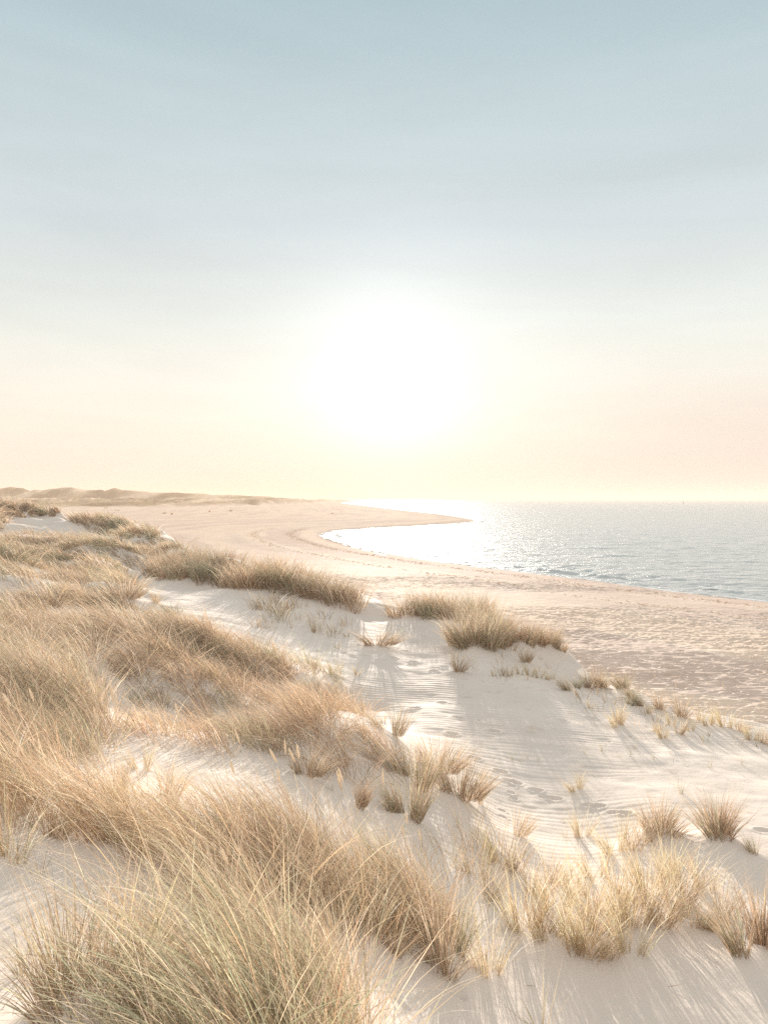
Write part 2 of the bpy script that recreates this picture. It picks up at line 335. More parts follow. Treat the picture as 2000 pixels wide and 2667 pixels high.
CLUMP_PAL = [None, 'green', 'straw', 'brown', 'gold']
def pt_in(u, v, poly): return in_poly(u, v, np.array(poly, float))
def mass(name, label, poly, yr, cpm, bpc, hgt, pal, wind=0.5, seg=4, wmul=1.0, crad=0.2, seed=1, fade=0.25):
    """dense grass rooted where the polygon (photograph points) meets the ground"""
    R = np.random.default_rng(seed)
    uu = np.array([p[0] for p in poly]); Ya, Yb = yr
    xa = min((uu.min() - CU) / F * Ya, (uu.min() - CU) / F * Yb); xb = max((uu.max() - CU) / F * Yb, (uu.max() - CU) / F * Ya)
    nC = int((xb - xa) * (Yb - Ya) * cpm)
    st = 1 / math.sqrt(cpm); gx_, gy_ = np.meshgrid(np.arange(xa, xb, st), np.arange(Ya, Yb, st)); nC = gx_.size
    cx = gx_.ravel() + R.uniform(-0.42, 0.42, nC) * st; cy = gy_.ravel() + R.uniform(-0.42, 0.42, nC) * st
    z, sd, dd, mf, u = height(cx, cy); v = HV + (H - z) / cy * F
    keepc = pt_in(u, v, poly) & (cy < np.interp(u, YCU, YCY) * 1.03)
    keepc &= R.random(nC) < np.clip(0.75 + 1.6 * fbm(cx / 1.3, cy / 1.3, seed + 3, 3) + (1 - fade), 0.12, 1)
    hn_ = fbm(cx / 4.0, cy / 4.6, 21, 2)
    if crad > 0.33: keepc &= (hn_ + 0.25 * fbm(cx / 1.2, cy / 1.2, seed + 40, 2) > -0.40) 
    cx, cy, hn_ = cx[keepc], cy[keepc], hn_[keepc]; m = len(cx)
    csz = np.clip(R.normal(1, 0.27, m) + 0.55 * fbm(cx / 1.9, cy / 1.9, seed, 2) + (0.35 * hn_ if crad > 0.33 else 0), 0.3, 1.6)
    nb = np.maximum(4, (bpc * csz * R.uniform(0.6, 1.4, m)).astype(int)); ci = np.repeat(np.arange(m), nb); n_ = len(ci)
    r = crad * csz[ci] * np.sqrt(R.random(n_)); an = R.uniform(0, 2 * math.pi, n_)
    bx = cx[ci] + r * np.cos(an); by = cy[ci] + r * np.sin(an); bz = height(bx, by)[0] - 0.03
    wd = wind * (0.7 + 0.6 * vnoise(cx / 2, cy / 2, seed + 8))[ci]
    hx = np.cos(an) * (0.35 + r / crad * 0.5) - wd * 1.6 + R.normal(0, 0.35, n_); hy = np.sin(an) * (0.35 + r / crad * 0.5) - 0.10 * wd + R.normal(0, 0.35, n_)
    hn = np.hypot(hx, hy) + 1e-6
    Lg = hgt * csz[ci] * R.uniform(0.55, 1.2, n_) * (1 if crad < 0.33 else 1 - 0.35 * r / (crad * csz[ci]))
    ph0 = np.abs(R.normal(0.10, 0.10, n_)) + (0.22 if crad < 0.33 else 0.50) * r / crad + 0.12 * wd; bend = np.abs(R.normal(0.5, 0.35, n_)) + 0.75 * wd
    wdt = np.maximum(0.0042, by * 0.00052) * R.uniform(0.7, 1.3, n_) * wmul
    clump_t = 1 + 0.6 * (vnoise(cx / 1.1, cy / 1.1, seed + 5)[ci] - 0.5)
    tc = tints(pal, n_, R)
    alt = R.choice(len(CLUMP_PAL), m, p=[0.5, 0.15, 0.13, 0.12, 0.10])[ci]
    for q, pn in enumerate(CLUMP_PAL):
        if pn and not (pal == 'green'): tc = np.where((alt == q)[:, None], tints(pn, n_, R), tc)
    tc = tc * clump_t[:, None]
    V, Q, Tc = blades(np.stack([bx, by, bz], 1), np.stack([hx / hn, hy / hn], 1), Lg, ph0, bend, wdt, tc, seg, R)
    print(name, 'clumps', m, 'blades', n_)
    link(name, np_mesh(name, V, Q, GRASS, {'tint': Tc}), kind='stuff', label=label)

mass('dune_grass', 'dense windswept foreground thicket of straw and green grass at the bottom edge',
     [(300, 2700), (330, 2520), (430, 2440), (620, 2420), (850, 2470), (950, 2560), (960, 2680), (900, 3100), (300, 3100)], (2.6, 6.5), 14, 56, 0.78, 'straw', 0.35, 9, 1.0, 0.14, 1)
mass('dune_grass', 'golden grass band slanting down from the left edge behind the foreground thicket',
     [(-300, 1965), (100, 2040), (230, 2085), (450, 2150), (700, 2200), (850, 2240), (1000, 2290), (1130, 2370), (1230, 2450), (1140, 2500), (1000, 2470), (800, 2420), (600, 2360), (420, 2280), (300, 2215), (150, 2165), (-300, 2140)], (5.5, 10), 16, 55, 0.92, 'gold', 0.6, 7, 1.0, 0.13, 2)
mass('dune_grass', 'greenish tan clumps at the left edge above the hollow of sand',
     [(-300, 1790), (150, 1810), (270, 1860), (290, 1975), (200, 2030), (-300, 2000)], (7.5, 13.5), 12, 60, 0.92, 'mix', 0.5, 6, 1.0, 0.18, 3)
mass('dune_grass', 'brown windswept grass covering the slope left of the open sand',
     [(300, 1780), (420, 1625), (560, 1665), (700, 1710), (850, 1795), (940, 1880), (1000, 1945), (1085, 2030), (1060, 2080), (940, 2040), (800, 2010), (600, 1985), (480, 1955), (380, 1925)], (10.5, 24), 2.6, 120, 0.88, 'brown', 0.5, 5, 1.0, 0.34, 4)
mass('dune_grass', 'straw coloured grass on the humps at the left above the hollow',
     [(-300, 1560), (200, 1540), (420, 1600), (600, 1680), (520, 1725), (300, 1800), (150, 1830), (-300, 1830)], (11, 28), 1.8, 135, 0.9, 'straw', 0.5, 4, 1.0, 0.42, 5)
mass('dune_grass', 'glinting grass field on the upper left dunes',
     [(-300, 1405), (250, 1405), (400, 1412), (480, 1440), (560, 1480), (450, 1500), (340, 1500), (330, 1560), (260, 1545), (200, 1545), (-300, 1565)], (27, 60), 0.95, 100, 0.95, 'straw', 0.5, 3, 1.15, 0.55, 6)
mass('dune_grass', 'long wall of brown grass on the ridge behind the sand bowl',
     [(400, 1470), (600, 1480), (800, 1520), (935, 1560), (935, 1585), (915, 1600), (860, 1585), (700, 1540), (550, 1530), (400, 1510)], (30, 45), 4.5, 40, 0.95, 'brown', 0.15, 3, 1.2, 0.28, 7)
mass('dune_grass', 'tan grass capping the distant dune with a bare sand face',
     [(-300, 1300), (60, 1322), (140, 1330), (235, 1345), (245, 1352), (180, 1347), (130, 1343), (20, 1352), (-5, 1385), (-300, 1395)], (60, 92), 1.2, 70, 1.45, 'brown', 0.5, 3, 1.3, 0.4, 8)
mass('dune_grass', 'tan grass running down the dune shoulder towards the beach',
     [(195, 1340), (260, 1345), (330, 1360), (400, 1385), (490, 1436), (440, 1440), (390, 1412), (300, 1395), (230, 1385), (205, 1372)], (48, 92), 1.8, 45, 0.9, 'straw', 0.5, 3, 1.3, 0.4, 9)
mass('dune_grass', 'olive grass fringe over the pale mound right of the long ridge',
     [(1000, 1590), (1100, 1588), (1290, 1595), (1300, 1622), (1240, 1632), (1160, 1618), (1060, 1610), (1000, 1610)], (28.5, 35), 3.4, 60, 0.85, 'straw', 0.1, 3, 1.1, 0.25, 10)
mass('dune_grass', 'thin scattered sprigs on the slope below the long ridge',
     [(640, 1590), (700, 1570), (860, 1600), (930, 1640), (860, 1660), (700, 1650), (660, 1640)], (24, 33), 1.6, 16, 0.6, 'straw', 0.2, 4, 1.0, 0.2, 12)
mass('dune_grass', 'sparse pale fringe where the slope grass thins out onto sand',
     [(520, 1700), (700, 1690), (880, 1760), (960, 1860), (1040, 1960), (960, 1930), (860, 1810), (700, 1730)], (15, 26), 3, 22, 0.6, 'straw', 0.5, 4, 1.0, 0.2, 13)

mass('dune_grass', 'long arching green blades sweeping over the bottom of the foreground thicket',
     [(420, 2640), (700, 2560), (930, 2600), (950, 3100), (420, 3100)], (3.3, 5.2), 16, 40, 0.85, 'green', 0.8, 12, 1.1, 0.16, 14)
mass('dune_grass', 'short straggly sprigs between the tufts of the low right ridge',
     [(1480, 1785), (1660, 1815), (1800, 1872), (2300, 1925), (2300, 1985), (1900, 1950), (1700, 1935), (1500, 1850)], (16, 28), 1.6, 7, 0.42, 'mix', 0.1, 5, 1.1, 0.12, 15)
mass('dune_grass', 'short loose sprigs on the sand below the knoll tufts',
     [(1160, 1700), (1330, 1700), (1460, 1715), (1450, 1780), (1270, 1775), (1180, 1740)], (20, 30), 1.3, 7, 0.45, 'mix', 0.1, 5, 1.0, 0.15, 16)
mass('dune_grass', 'thin pale grass in the gap between the slope tufts and the foreground belt',
     [(980, 2190), (1250, 2170), (1360, 2290), (1260, 2430), (1120, 2360), (990, 2270)], (8, 13.5), 5, 14, 0.62, 'gold', 0.15, 6, 1.0, 0.14, 17)
# seaweed and shell grit left along the last high water
R2 = np.random.default_rng(77); kk = R2.integers(0, len(P), 2600); kk = kk[(P[kk][:, 1] < 260) & (s_[kk] > 0)]
wk = P[kk] - Nn[kk] * np.where(R2.random(len(kk)) < 0.6, 7, 15)[:, None] - Nn[kk] * R2.normal(0, 0.5, len(kk))[:, None] * 1.2; an = R2.uniform(0, 6.28, len(kk)); nk = len(kk)
V, Q, Tc = blades(np.c_[wk, height(wk[:, 0], wk[:, 1])[0] + 0.01], np.stack([np.cos(an), np.sin(an)], 1), R2.uniform(0.08, 0.5, nk), np.full(nk, 1.3), R2.uniform(0, 0.5, nk), R2.uniform(0.02, 0.06, nk), tints('brown', nk, R2) * 0.5, 3, R2)
link('seaweed', np_mesh('seaweed', V, Q, GRASS, {'tint': Tc}), kind='stuff', label='thin broken line of dark seaweed scraps left on the beach by high water')
# dry straw litter lying on the sand
R_ = np.random.default_rng(31); nl = 900
lx = R_.uniform(-9, 12, nl); ly = R_.uniform(3, 24, nl); kp = np.abs(lx) < ly * 0.6 + 1; lx, ly = lx[kp], ly[kp]; nl = len(lx)
an = R_.uniform(0, 2 * math.pi, nl)
V, Q, Tc = blades(np.stack([lx, ly, height(lx, ly)[0] + 0.012], 1), np.stack([np.cos(an), np.sin(an)], 1), R_.uniform(0.05, 0.35, nl), np.full(nl, 1.45), R_.normal(0.12, 0.12, nl), R_.uniform(0.003, 0.007, nl), tints('brown', nl, R_) * 0.8, 4, R_)
link('straw_litter', np_mesh('straw_litter', V, Q, GRASS, {'tint': Tc}), kind='stuff', label='scattered bits of dry straw lying on the pale sand')
# ------------------------------------------------------------------ single tufts: prototypes, then copies
def tuft_mesh(name, nb, spread, rad, hgt, pal, seed, seg=7, lean=0.0, wid=0.0045, bendm=0.45):
    R = np.random.default_rng(seed)
    k = R.integers(2, 5); cc = R.normal(0, rad * 0.5, (k, 2)); ci = R.integers(0, k, nb)
    r = rad * 0.5 * np.sqrt(R.random(nb)); an = R.uniform(0, 2 * math.pi, nb)
    bx = cc[ci, 0] + r * np.cos(an); by = cc[ci, 1] + r * np.sin(an)
    rr = np.hypot(bx, by) + 1e-6; hx = bx / rr + R.normal(0, 0.4, nb) - lean * 1.5; hy = by / rr + R.normal(0, 0.4, nb); hn = np.hypot(hx, hy)
    L_ = hgt * R.uniform(0.4, 1.1, nb) * (1 - 0.25 * np.minimum(rr / rad, 1.3)); ph0 = np.abs(R.normal(0.06, 0.07, nb)) + spread * rr / rad
    bd = np.abs(R.normal(bendm, bendm * 0.8, nb))
    w = wid * R.uniform(0.7, 1.3, nb)
    V, Q, Tc = blades(np.stack([bx, by, np.full(nb, -0.05)], 1), np.stack([hx / hn, hy / hn], 1), L_, ph0, bd, w, tints(pal, nb, R), seg, R)
    return np_mesh(name, V, Q, GRASS, {'tint': Tc})
PROTO = {
 'dense':  [tuft_mesh('dense_tuft', 330, 0.42, 0.20, 1.0, p, 100 + i, 6, 0.1, 0.0065) for i, p in enumerate(('brown', 'mix', 'straw'))],
 'fan':    [tuft_mesh('fan_tuft', 150, 0.50, 0.12, 1.0, p, 120 + i, 8, 0.1, 0.006) for i, p in enumerate(('green', 'mix', 'straw'))],
 'loose':  [tuft_mesh('loose_tuft', 110, 0.32, 0.13, 1.0, p, 140 + i, 7, 0.15, 0.0055) for i, p in enumerate(('gold', 'pale', 'pale', 'straw'))],
 'sprig':  [tuft_mesh('sprig', 16, 0.55, 0.07, 1.0, p, 160 + i, 6, 0.0, 0.0085, 0.3) for i, p in enumerate(('green', 'mix', 'green'))],
}
ORD = 'first second third fourth fifth sixth seventh eighth ninth tenth eleventh twelfth thirteenth fourteenth fifteenth sixteenth seventeenth eighteenth nineteenth twentieth'.split()
def ordn(k):
    if k < 20: return ORD[k]
    return {2: 'twenty', 3: 'thirty', 4: 'forty'}[(k + 1) // 10] + '-' + ORD[k % 10] if (k + 1) % 10 else {3: 'thirtieth', 4: 'fortieth'}[(k + 1) // 10]
KIND = {'dense': 'dense_tuft', 'fan': 'fan_tuft', 'loose': 'loose_tuft', 'sprig': 'sprig'}
Rt = np.random.default_rng(5)
def seed_stalk(parent, dx, dy, hgt, lean, R):
    """tall bending stem carrying a spindle shaped seed head; a part of the tuft with the head as its sub-part"""
    h = np.array([math.cos(lean[0]), math.sin(lean[0])]); B = np.array([[dx, dy, -0.03]])
    V, Q, Tc = blades(B, h[None], np.array([hgt]), np.array([0.05]), np.array([lean[1]]), np.array([0.006]), np.array([[0.55, 0.44, 0.28]]), 8, R)
    st = link('seed_stalk', np_mesh('seed_stalk', V, Q, GRASS, {'tint': Tc}), parent)
    c = V.reshape(-1, 2, 3).mean(1); tip = c[-1]; d = c[-1] - c[-2]; d /= np.linalg.norm(d)
    a = np.cross(d, [0, 1, 0]); a /= np.linalg.norm(a); b = np.cross(d, a)
    ns, nr, ln = 14, 8, 0.17 * min(1, hgt + 0.1); vs = []
    for k in range(ns + 1):
        s = k / ns; rad = 0.0135 * (math.sin(math.pi * min(1, s * 0.93 + 0.05)) ** 0.6)
        for j in range(nr):
            q = 2 * math.pi * j / nr; rr = rad * R.uniform(0.75, 1.3); vs.append(tip - d * 0.02 + d * ln * s + (a * math.cos(q) + b * math.sin(q)) * rr)
    i = np.arange((ns + 1) * nr).reshape(ns + 1, nr); i2 = np.roll(i, -1, 1)
    Q = np.stack([i[:-1], i2[:-1], i2[1:], i[1:]], -1).reshape(-1, 4)
    tc = np.ones((len(vs), 4)); tc[:, :3] = np.array([0.80, 0.70, 0.57]) * R.uniform(0.85, 1.08, (len(vs), 1))
    link('seed_head', np_mesh('seed_head', np.array(vs), Q, HEAD, {'tint': tc}, True), st)
MOUNDS = []
def tuft(kind, u, v, hpx, label, group=None, wide=1.0, ry=(2.6, 120.0)):
    g = ground(u, v, *ry)
    if g is None: print('miss', u, v); return None
    x, y, z = g; hm = hpx / F * y * {'dense': 1.3, 'fan': 1.05, 'loose': 1.2, 'sprig': 1.0}[kind]
    lst = PROTO[kind]; me = lst[int(Rt.integers(0, len(lst)))]
    o = bpy.data.objects.new('grass_tuft', me); COL.objects.link(o)
    if kind != 'sprig' and y < 60:
        mh = 0.10 * min(hm, 1.0) * {'dense': 1.3, 'fan': 1.0, 'loose': 0.4}[kind]; MOUNDS.append((x, y, mh, 0.36 * wide * max(hm, 0.5))); z += mh
    o.location = (x, y, z); o.rotation_euler = (0, 0, float(Rt.uniform(-0.6, 0.6)) + (math.pi if False else 0))
    if kind == 'fan' and 18 < y < 32: hm *= 1.35; wide *= 1.3
    s = hm / 0.85; o.scale = (s * wide, s * wide, s)
    o['label'] = label; o['category'] = 'grass tuft'
    if group: o['group'] = group
    return o
def belt(items, phrase, group):
    items = sorted(items, key=lambda t: t[1]); hs = sorted(t[3] for t in items); md = hs[len(hs) // 2]
    for k, t in enumerate(items):
        sz = 'taller' if t[3] > md else 'shorter'
        tuft(t[0], t[1], t[2], t[3], f'{sz} grass tuft, {ordn(k)} from the left {phrase}', group, *(t[4:] or ()))
def B(s, kind): return [(kind,) + tuple(float(q) for q in a.split()) for a in s.split(',')]

# large named tufts
tuft('fan', 1725, 2192, 132, 'broad dark tuft left of the bigger dark tuft on the right hand sand', 'two broad tufts at the right', 1.25)
tuft('dense', 1705, 2180, 95, 'dense core clump leaning on the left of the two broad dark tufts', 'two broad tufts at the right')
tuft('fan', 1880, 2218, 165, 'biggest dark spiky tuft near the right edge of the sand', 'two broad tufts at the right', 1.3)
tuft('dense', 1862, 2200, 115, 'dense core clump inside the biggest dark spiky tuft', 'two broad tufts at the right', 1.1)
tuft('fan', 1968, 2243, 85, 'low reddish tuft cut by the right edge beside the biggest spiky tuft')
tuft('fan', 1942, 2523, 225, 'tall bristling tuft at the lower right corner', None, 1.1)
tuft('dense', 1985, 2500, 170, 'clump cut by the right edge just behind the tall corner tuft')
tuft('fan', 1150, 2553, 310, 'tall fan shaped tuft with dark stems right of the foreground thicket', None, 0.9)
tuft('fan', 1182, 2526, 250, 'slimmer fan behind the tall fan shaped foreground tuft', None, 0.8)
tuft('loose', 1267, 2550, 190, 'leaning loose tuft right of the tall foreground fan')
tuft('sprig', 1410, 2690, 190, 'lone green sprig standing at the bottom edge', None, 1.2)
tuft('dense', 235, 2730, 330, 'dense core clump inside the golden flank tuft', None, 0.9)
tuft('fan', 190, 2700, 470, 'upright golden tuft on the left flank of the foreground thicket', None, 0.9)
tuft('loose', 290, 2680, 430, 'slender upright stems just right of the golden flank tuft', None, 0.9)
tuft('loose', 130, 2690, 400, 'outermost slender stems left of the golden flank tuft', None, 0.8)
tuft('loose', 20, 2245, 230, 'loose reddish stalks at the left edge over bare sand')
tuft('sprig', 105, 2283, 140, 'small leaning sprig on bare sand near the left edge')
tuft('sprig', 60, 2545, 210, 'thin green sprig on sand left of the foreground thicket')
tuft('dense', 1025, 1925, 78, 'rounded green tuft where the slope meets the open sand', None, 1.2)
tuft('dense', 1140, 2022, 105, 'green bushy tuft at the foot of the slope', None, 1.0)
tuft('dense', 1196, 2093, 125, 'bushy tuft furthest out from the slope onto the rippled sand', None, 0.9)
tuft('loose', 1244, 2095, 90, 'thin upright tuft beside the bushy outermost slope tuft')
tuft('dense', 1090, 2065, 120, 'reddish clump hanging over the sand edge below the slope', None, 1.1)
tuft('dense', 1072, 2150, 130, 'lowest drooping clump on the sand edge below the slope', None, 0.9)
tuft('sprig', 1190, 2155, 45, 'tiny sprig in the shade below the outermost slope tuft')
tuft('dense', 800, 2030, 80, 'small round tuft on the shaded sand below the slope')
tuft('dense', 935, 2110, 70, 'solitary stubby tuft on shaded sand between slope and golden band')
tuft('sprig', 865, 2060, 42, 'two or three short blades on the shaded sand below the slope')
tuft('fan', 325, 2065, 110, 'green upright tuft in the pale hollow at the left')
tuft('loose', 425, 2070, 130, 'green sparse tuft in the middle of the pale hollow')
tuft('loose', 375, 2010, 90, 'grey green tuft at the top of the pale hollow')
tuft('sprig', 255, 2100, 60, 'short green sprig low in the pale hollow')
tuft('dense', 322, 1568, 62, 'round shaggy tussock with a glinting crown at the left of the sand bowl', None, 1.5)
tuft('loose', 405, 1570, 50, 'grey green sprigs right of the round shaggy tussock', None, 1.2)
tuft('dense', 982, 1686, 46, 'low dark tussock with glinting tips left of the pale mound', None, 2.0)
tuft('fan', 1192, 1753, 58, 'yellow tuft standing alone in front of the pale mound', None, 0.9)
tuft('loose', 1503, 2058, 55, 'lone yellow tuft casting a shadow on the rippled flat', None, 1.5)
tuft('loose', 1512, 2182, 92, 'spiky sprigs near the lower end of the footprints', None, 1.1)
tuft('sprig', 1473, 2180, 62, 'small sprig left of the spiky sprigs by the footprints')
tuft('sprig', 1770, 2065, 70, 'single bent straw standing on the sunlit sand at the right')
belt(B('1200 1690 92 1.0,1228 1700 100 1.0,1258 1706 105 1.1,1288 1700 98 1.0,1308 1690 88 0.9,1250 1662 80 1.0,1280 1665 80 1.0', 'dense'), 'on the big mound beside the beach', 'bushy tufts on the big mound')
belt(B('1352 1684 66 0.9,1372 1692 74 1.0,1398 1692 64 0.9,1425 1692 66 0.9,1442 1700 60 0.8,1462 1706 42 0.7,1368 1730 40 0.9', 'dense'), 'on the knoll ending at the beach', 'tufts on the knoll')
belt(B('1285 1762 24,1305 1760 30,1330 1762 34,1352 1758 36,1378 1762 42,1402 1768 40,1425 1772 30,1440 1770 22', 'loose'), 'in the short row under the knoll', 'row under the knoll')
belt(B('1486 1803 46,1502 1796 34,1532 1795 50,1557 1795 52,1583 1796 48,1620 1800 44,1636 1802 56,1655 1826 44,1672 1846 48,1640 1840 36,1716 1849 48,1773 1872 62', 'fan'), 'along the low ridge beside the beach', 'tufts along the low ridge')
belt(B('1536 1846 26,1612 1893 72,1600 1882 50,1690 1860 36,1722 1925 50,1764 1913 60,1745 1890 44,1822 1878 44,1848 1892 52,1866 1885 36,1884 1897 70,1920 1905 60,1954 1930 58,1979 1935 52,1996 1928 40,1700 1905 40,1800 1905 36', 'loose'), 'among the straggly stems at the right', 'straggly tufts at the right')
belt(B('1524 1963 40,1564 1955 40,1612 1972 26,1655 1948 38,1699 1977 30,1745 1962 24,1640 1968 34,1372 1976 30,1355 1984 26,1332 1980 34,1400 1982 18,1850 2000 50,1930 1990 30,1968 1945 26', 'sprig'), 'of the scattered sprigs on rippled sand', 'scattered sprigs on rippled sand')
belt(B('878 1760 48,865 1752 34,930 1760 32,818 1740 40,838 1745 26,872 1800 34,821 1793 48,942 1858 32,813 1646 28,905 1660 22,880 1690 20,1000 1880 26', 'loose'), 'of the small tufts by the sand bowl', 'small tufts by the sand bowl')
belt(B('1355 2432 200,1392 2424 180,1450 2468 150,1485 2494 190,1506 2485 170,1536 2495 170,1576 2503 110,1636 2490 170,1675 2425 190,1640 2425 170,1434 2390 170,1500 2346 150,1548 2382 150,1615 2412 180,1700 2420 190,1747 2370 190,1766 2406 130,1802 2424 110,1826 2424 100,1874 2388 150,1862 2436 80,1681 2322 150,1711 2346 150,1784 2334 150,1610 2226 120,1640 2214 110,1302 2262 140,1325 2268 140,1337 2175 100,1668 2202 95,1560 2290 120,1420 2300 130,1250 2290 120,1270 2340 130,1380 2330 130,1600 2340 150,1740 2290 130,1830 2320 120,1530 2430 160,1585 2440 170', 'loose'), 'in the loose foreground belt', 'loose tufts across the foreground belt')
# sparse stalks with seed heads rising from tufts in the foreground
Rs = np.random.default_rng(9)
for k, (u, v, hp) in enumerate(sorted([(640, 2300, 230), (690, 2310, 250), (740, 2330, 240), (790, 2340, 250), (560, 2290, 260), (830, 2370, 250), (300, 2200, 250), (320, 2210, 230), (870, 2430, 200), (960, 2440, 260), (1010, 2470, 260), (130, 2180, 240), (440, 2260, 210), (1090, 2440, 200), (650, 2700, 330)])):
    o = tuft('loose', u, v, hp * 0.7, f'foreground tuft with pale seed heads, {ordn(k)} from left in the golden grass', 'seed head tufts in the golden band', 0.9)
    if o is None: continue
    s = o.scale[2]
    for j in range(int(Rs.integers(1, 4))):
        seed_stalk(o, float(Rs.normal(0, 0.08)), float(Rs.normal(0, 0.08)), 1.5 * float(Rs.uniform(0.85, 1.15)), (math.pi + float(Rs.normal(0, 0.5)), float(Rs.uniform(0.15, 0.6))), Rs)
for k, (u, v, hp) in enumerate([(700, 1565, 45), (725, 1560, 50), (765, 1575, 40), (800, 1580, 45), (830, 1600, 40)]):
    o = tuft('sprig', u, v, hp * 0.7, f'thin sprig with pale seed heads, {ordn(k)} from left below the long ridge', 'seed head sprigs below the ridge')
    if o is None: continue
    for j in range(2): seed_stalk(o, float(Rs.normal(0, 0.2)), float(Rs.normal(0, 0.1)), 1.3, (math.pi + float(Rs.normal(0, 0.8)), float(Rs.uniform(0.2, 0.5))), Rs)
for k, (u, v, hp) in enumerate([(1704, 1850, 90), (1755, 1870, 80), (1850, 1880, 95), (1900, 1900, 110), (1940, 1925, 90), (1975, 1930, 100)]):
    o = tuft('sprig', u, v, hp * 0.6, f'tall thin stem tuft, {ordn(k)} from left against the right hand beach', 'tall stems against the beach')
    if o is None: continue
    seed_stalk(o, 0, 0, 1.5, (float(Rs.uniform(0, 6)), float(Rs.uniform(0.1, 0.4))), Rs)
for (u, v, h, lab) in ((278, 1324, 5, 'tiny dark bush on the far beach plain near the left dunes'), (308, 1331, 5, 'low pale bush patch on the far beach plain'), (430, 1338, 6, 'left bush of the pair far out on the beach plain'), (447, 1340, 6, 'right bush of the pair far out on the beach plain'),
                       (545, 1333, 5, 'small bush on the beach plain below the far dunes'), (600, 1332, 6, 'wider bush on the beach plain below the far dunes'), (865, 1338, 4, 'lone speck of a bush on the beach before the spit')):
    tuft('dense', u, v, h, lab, None, 1.8, (120, 1500))
print('grass', round(time.time() - T0, 1))

# ------------------------------------------------------------------ the ground sheet
QUICK = False
rows = np.concatenate([np.linspace(-40, 0, 12)[:-1], np.linspace(0, 2.4, 20)[:-1], np.geomspace(2.4, 9, 330)[:-1], np.arange(9, 40, 0.036), np.arange(40, 80, 0.12),
                       H * F / np.arange(H * F / 80, 3.7, -0.5), np.geomspace(4950, 12500, 12)])
cols = np.concatenate([-np.geomspace(3.2, 0.49, 60)[:-1], np.linspace(-0.49, 0.49, 760), np.geomspace(0.49, 3.2, 60)[1:]])
q = np.where(rows > 0, rows * 1.0 + 9 * np.exp(-rows / 14.0), 9 + rows * 0)
X = cols[None, :] * q[:, None]; Yg = np.repeat(rows[:, None], len(cols), 1)
Z, SD, DD, MF, U = height(X, Yg)
on_dune = DD
V_ = HV + (H - Z) / np.maximum(Yg, 1) * F
# wind ripples (real relief) on the open flat, the beach next to it and the foreground
ph = Yg * (2 * math.pi / 0.19) + X * 2.2 * fbm(X / 9, Yg / 9, 55, 2) + 9.0 * fbm(X / 3.4, Yg / 2.2, 51, 3) + 1.6 * fbm(X / 0.7, Yg / 0.5, 52, 2)
rip = (np.sin(ph) + 0.28 * np.sin(2 * ph + 0.8)) 
rm = np.clip(0.42 + 1.7 * fbm(X / 3.2, Yg / 2.2, 57, 4), 0.0, 1.15) * sstep(5, 8, Yg) * sstep(42, 30, Yg)
rm *= np.maximum(sstep(820, 1050, U) , 0.2) * (0.35 + 0.65 * sstep(9, 12, Yg))
rm *= (0.7 + 0.3 * sstep(14, 18, Yg)) * (0.75 + 0.35 * sstep(27, 22, Yg))
Z += rip * rm * 0.0046
# trampled beach
bm_ = (1 - on_dune) * (SD > 0.5)
dens = np.clip(0.4 + 1.4 * fbm(X / 14, Yg / 9, 63, 3) + 1.0 * sstep(3, 12, X) * sstep(62, 36, Yg), 0.12, 1.5)
mk = bm_ * sstep(130, 60, Yg) * (Yg < 130)
if True:
    sel = mk > 0.01
    xs, ys = X[sel], Yg[sel]
    xw = xs + 0.25 * fbm(xs, ys, 5, 2); yw = ys + 0.2 * fbm(xs, ys, 6, 2)
    p = pits(xw, yw, 0.46, 0.10, 0.7, 3, 2.2) * 0.04 + pits(xw + 9, yw, 0.75, 0.15, 0.55, 13, 2.0) * 0.055 + 0.05 * fbm(xs / 1.3, ys / 0.42, 14, 4)
    Z[sel] += p * mk[sel] * dens[sel]
# footprints on the flat
FP = [(1304, 2010), (1328, 2035), (1342, 2039), (1395, 2058), (1420, 2077), (1445, 2081), (1530, 2097), (1556, 2100), (1600, 2117), (1628, 2118), (1985, 2163), (987, 1843), (1080, 1844), (1151, 1830), (1220, 1816),
      (1267, 1801), (1294, 1803), (917, 1708), (896, 1701), (951, 1707), (830, 1696), (1023, 1712), (997, 1718), (1077, 1724), (1074, 1733), (1130, 1748), (1158, 1738), (1101, 1655), (1108, 1660),
      (1384, 1897), (1400, 1899), (1462, 1876), (1338, 1794), (1418, 1798), (1178, 1911), (1283, 1905), (1380, 1908), (1540, 1870), (1290, 1905), (905, 1845), (1690, 1768), (1333, 2048), (1331, 2065), (1338, 2080), (1307, 2111), (1310, 2128), (1193, 2608), (1048, 2617), (1236, 1975), (1212, 1990), (1195, 1870), (860, 1800)]
for k, (u, v) in enumerate(FP):
    g = ground(u, v)
    if g is None: continue
    s = 0.6 if 41 <= k <= 47 else 1.0
    r = np.hypot((X - g[0]) / 1.35, (Yg - g[1])) / (0.085 * s)
    ok = r < 4
    Z[ok] += s * (-0.05 * np.exp(-(r[ok] * 0.95) ** 4) + 0.016 * np.exp(-((r[ok] - 1.35) * 2.6) ** 2))
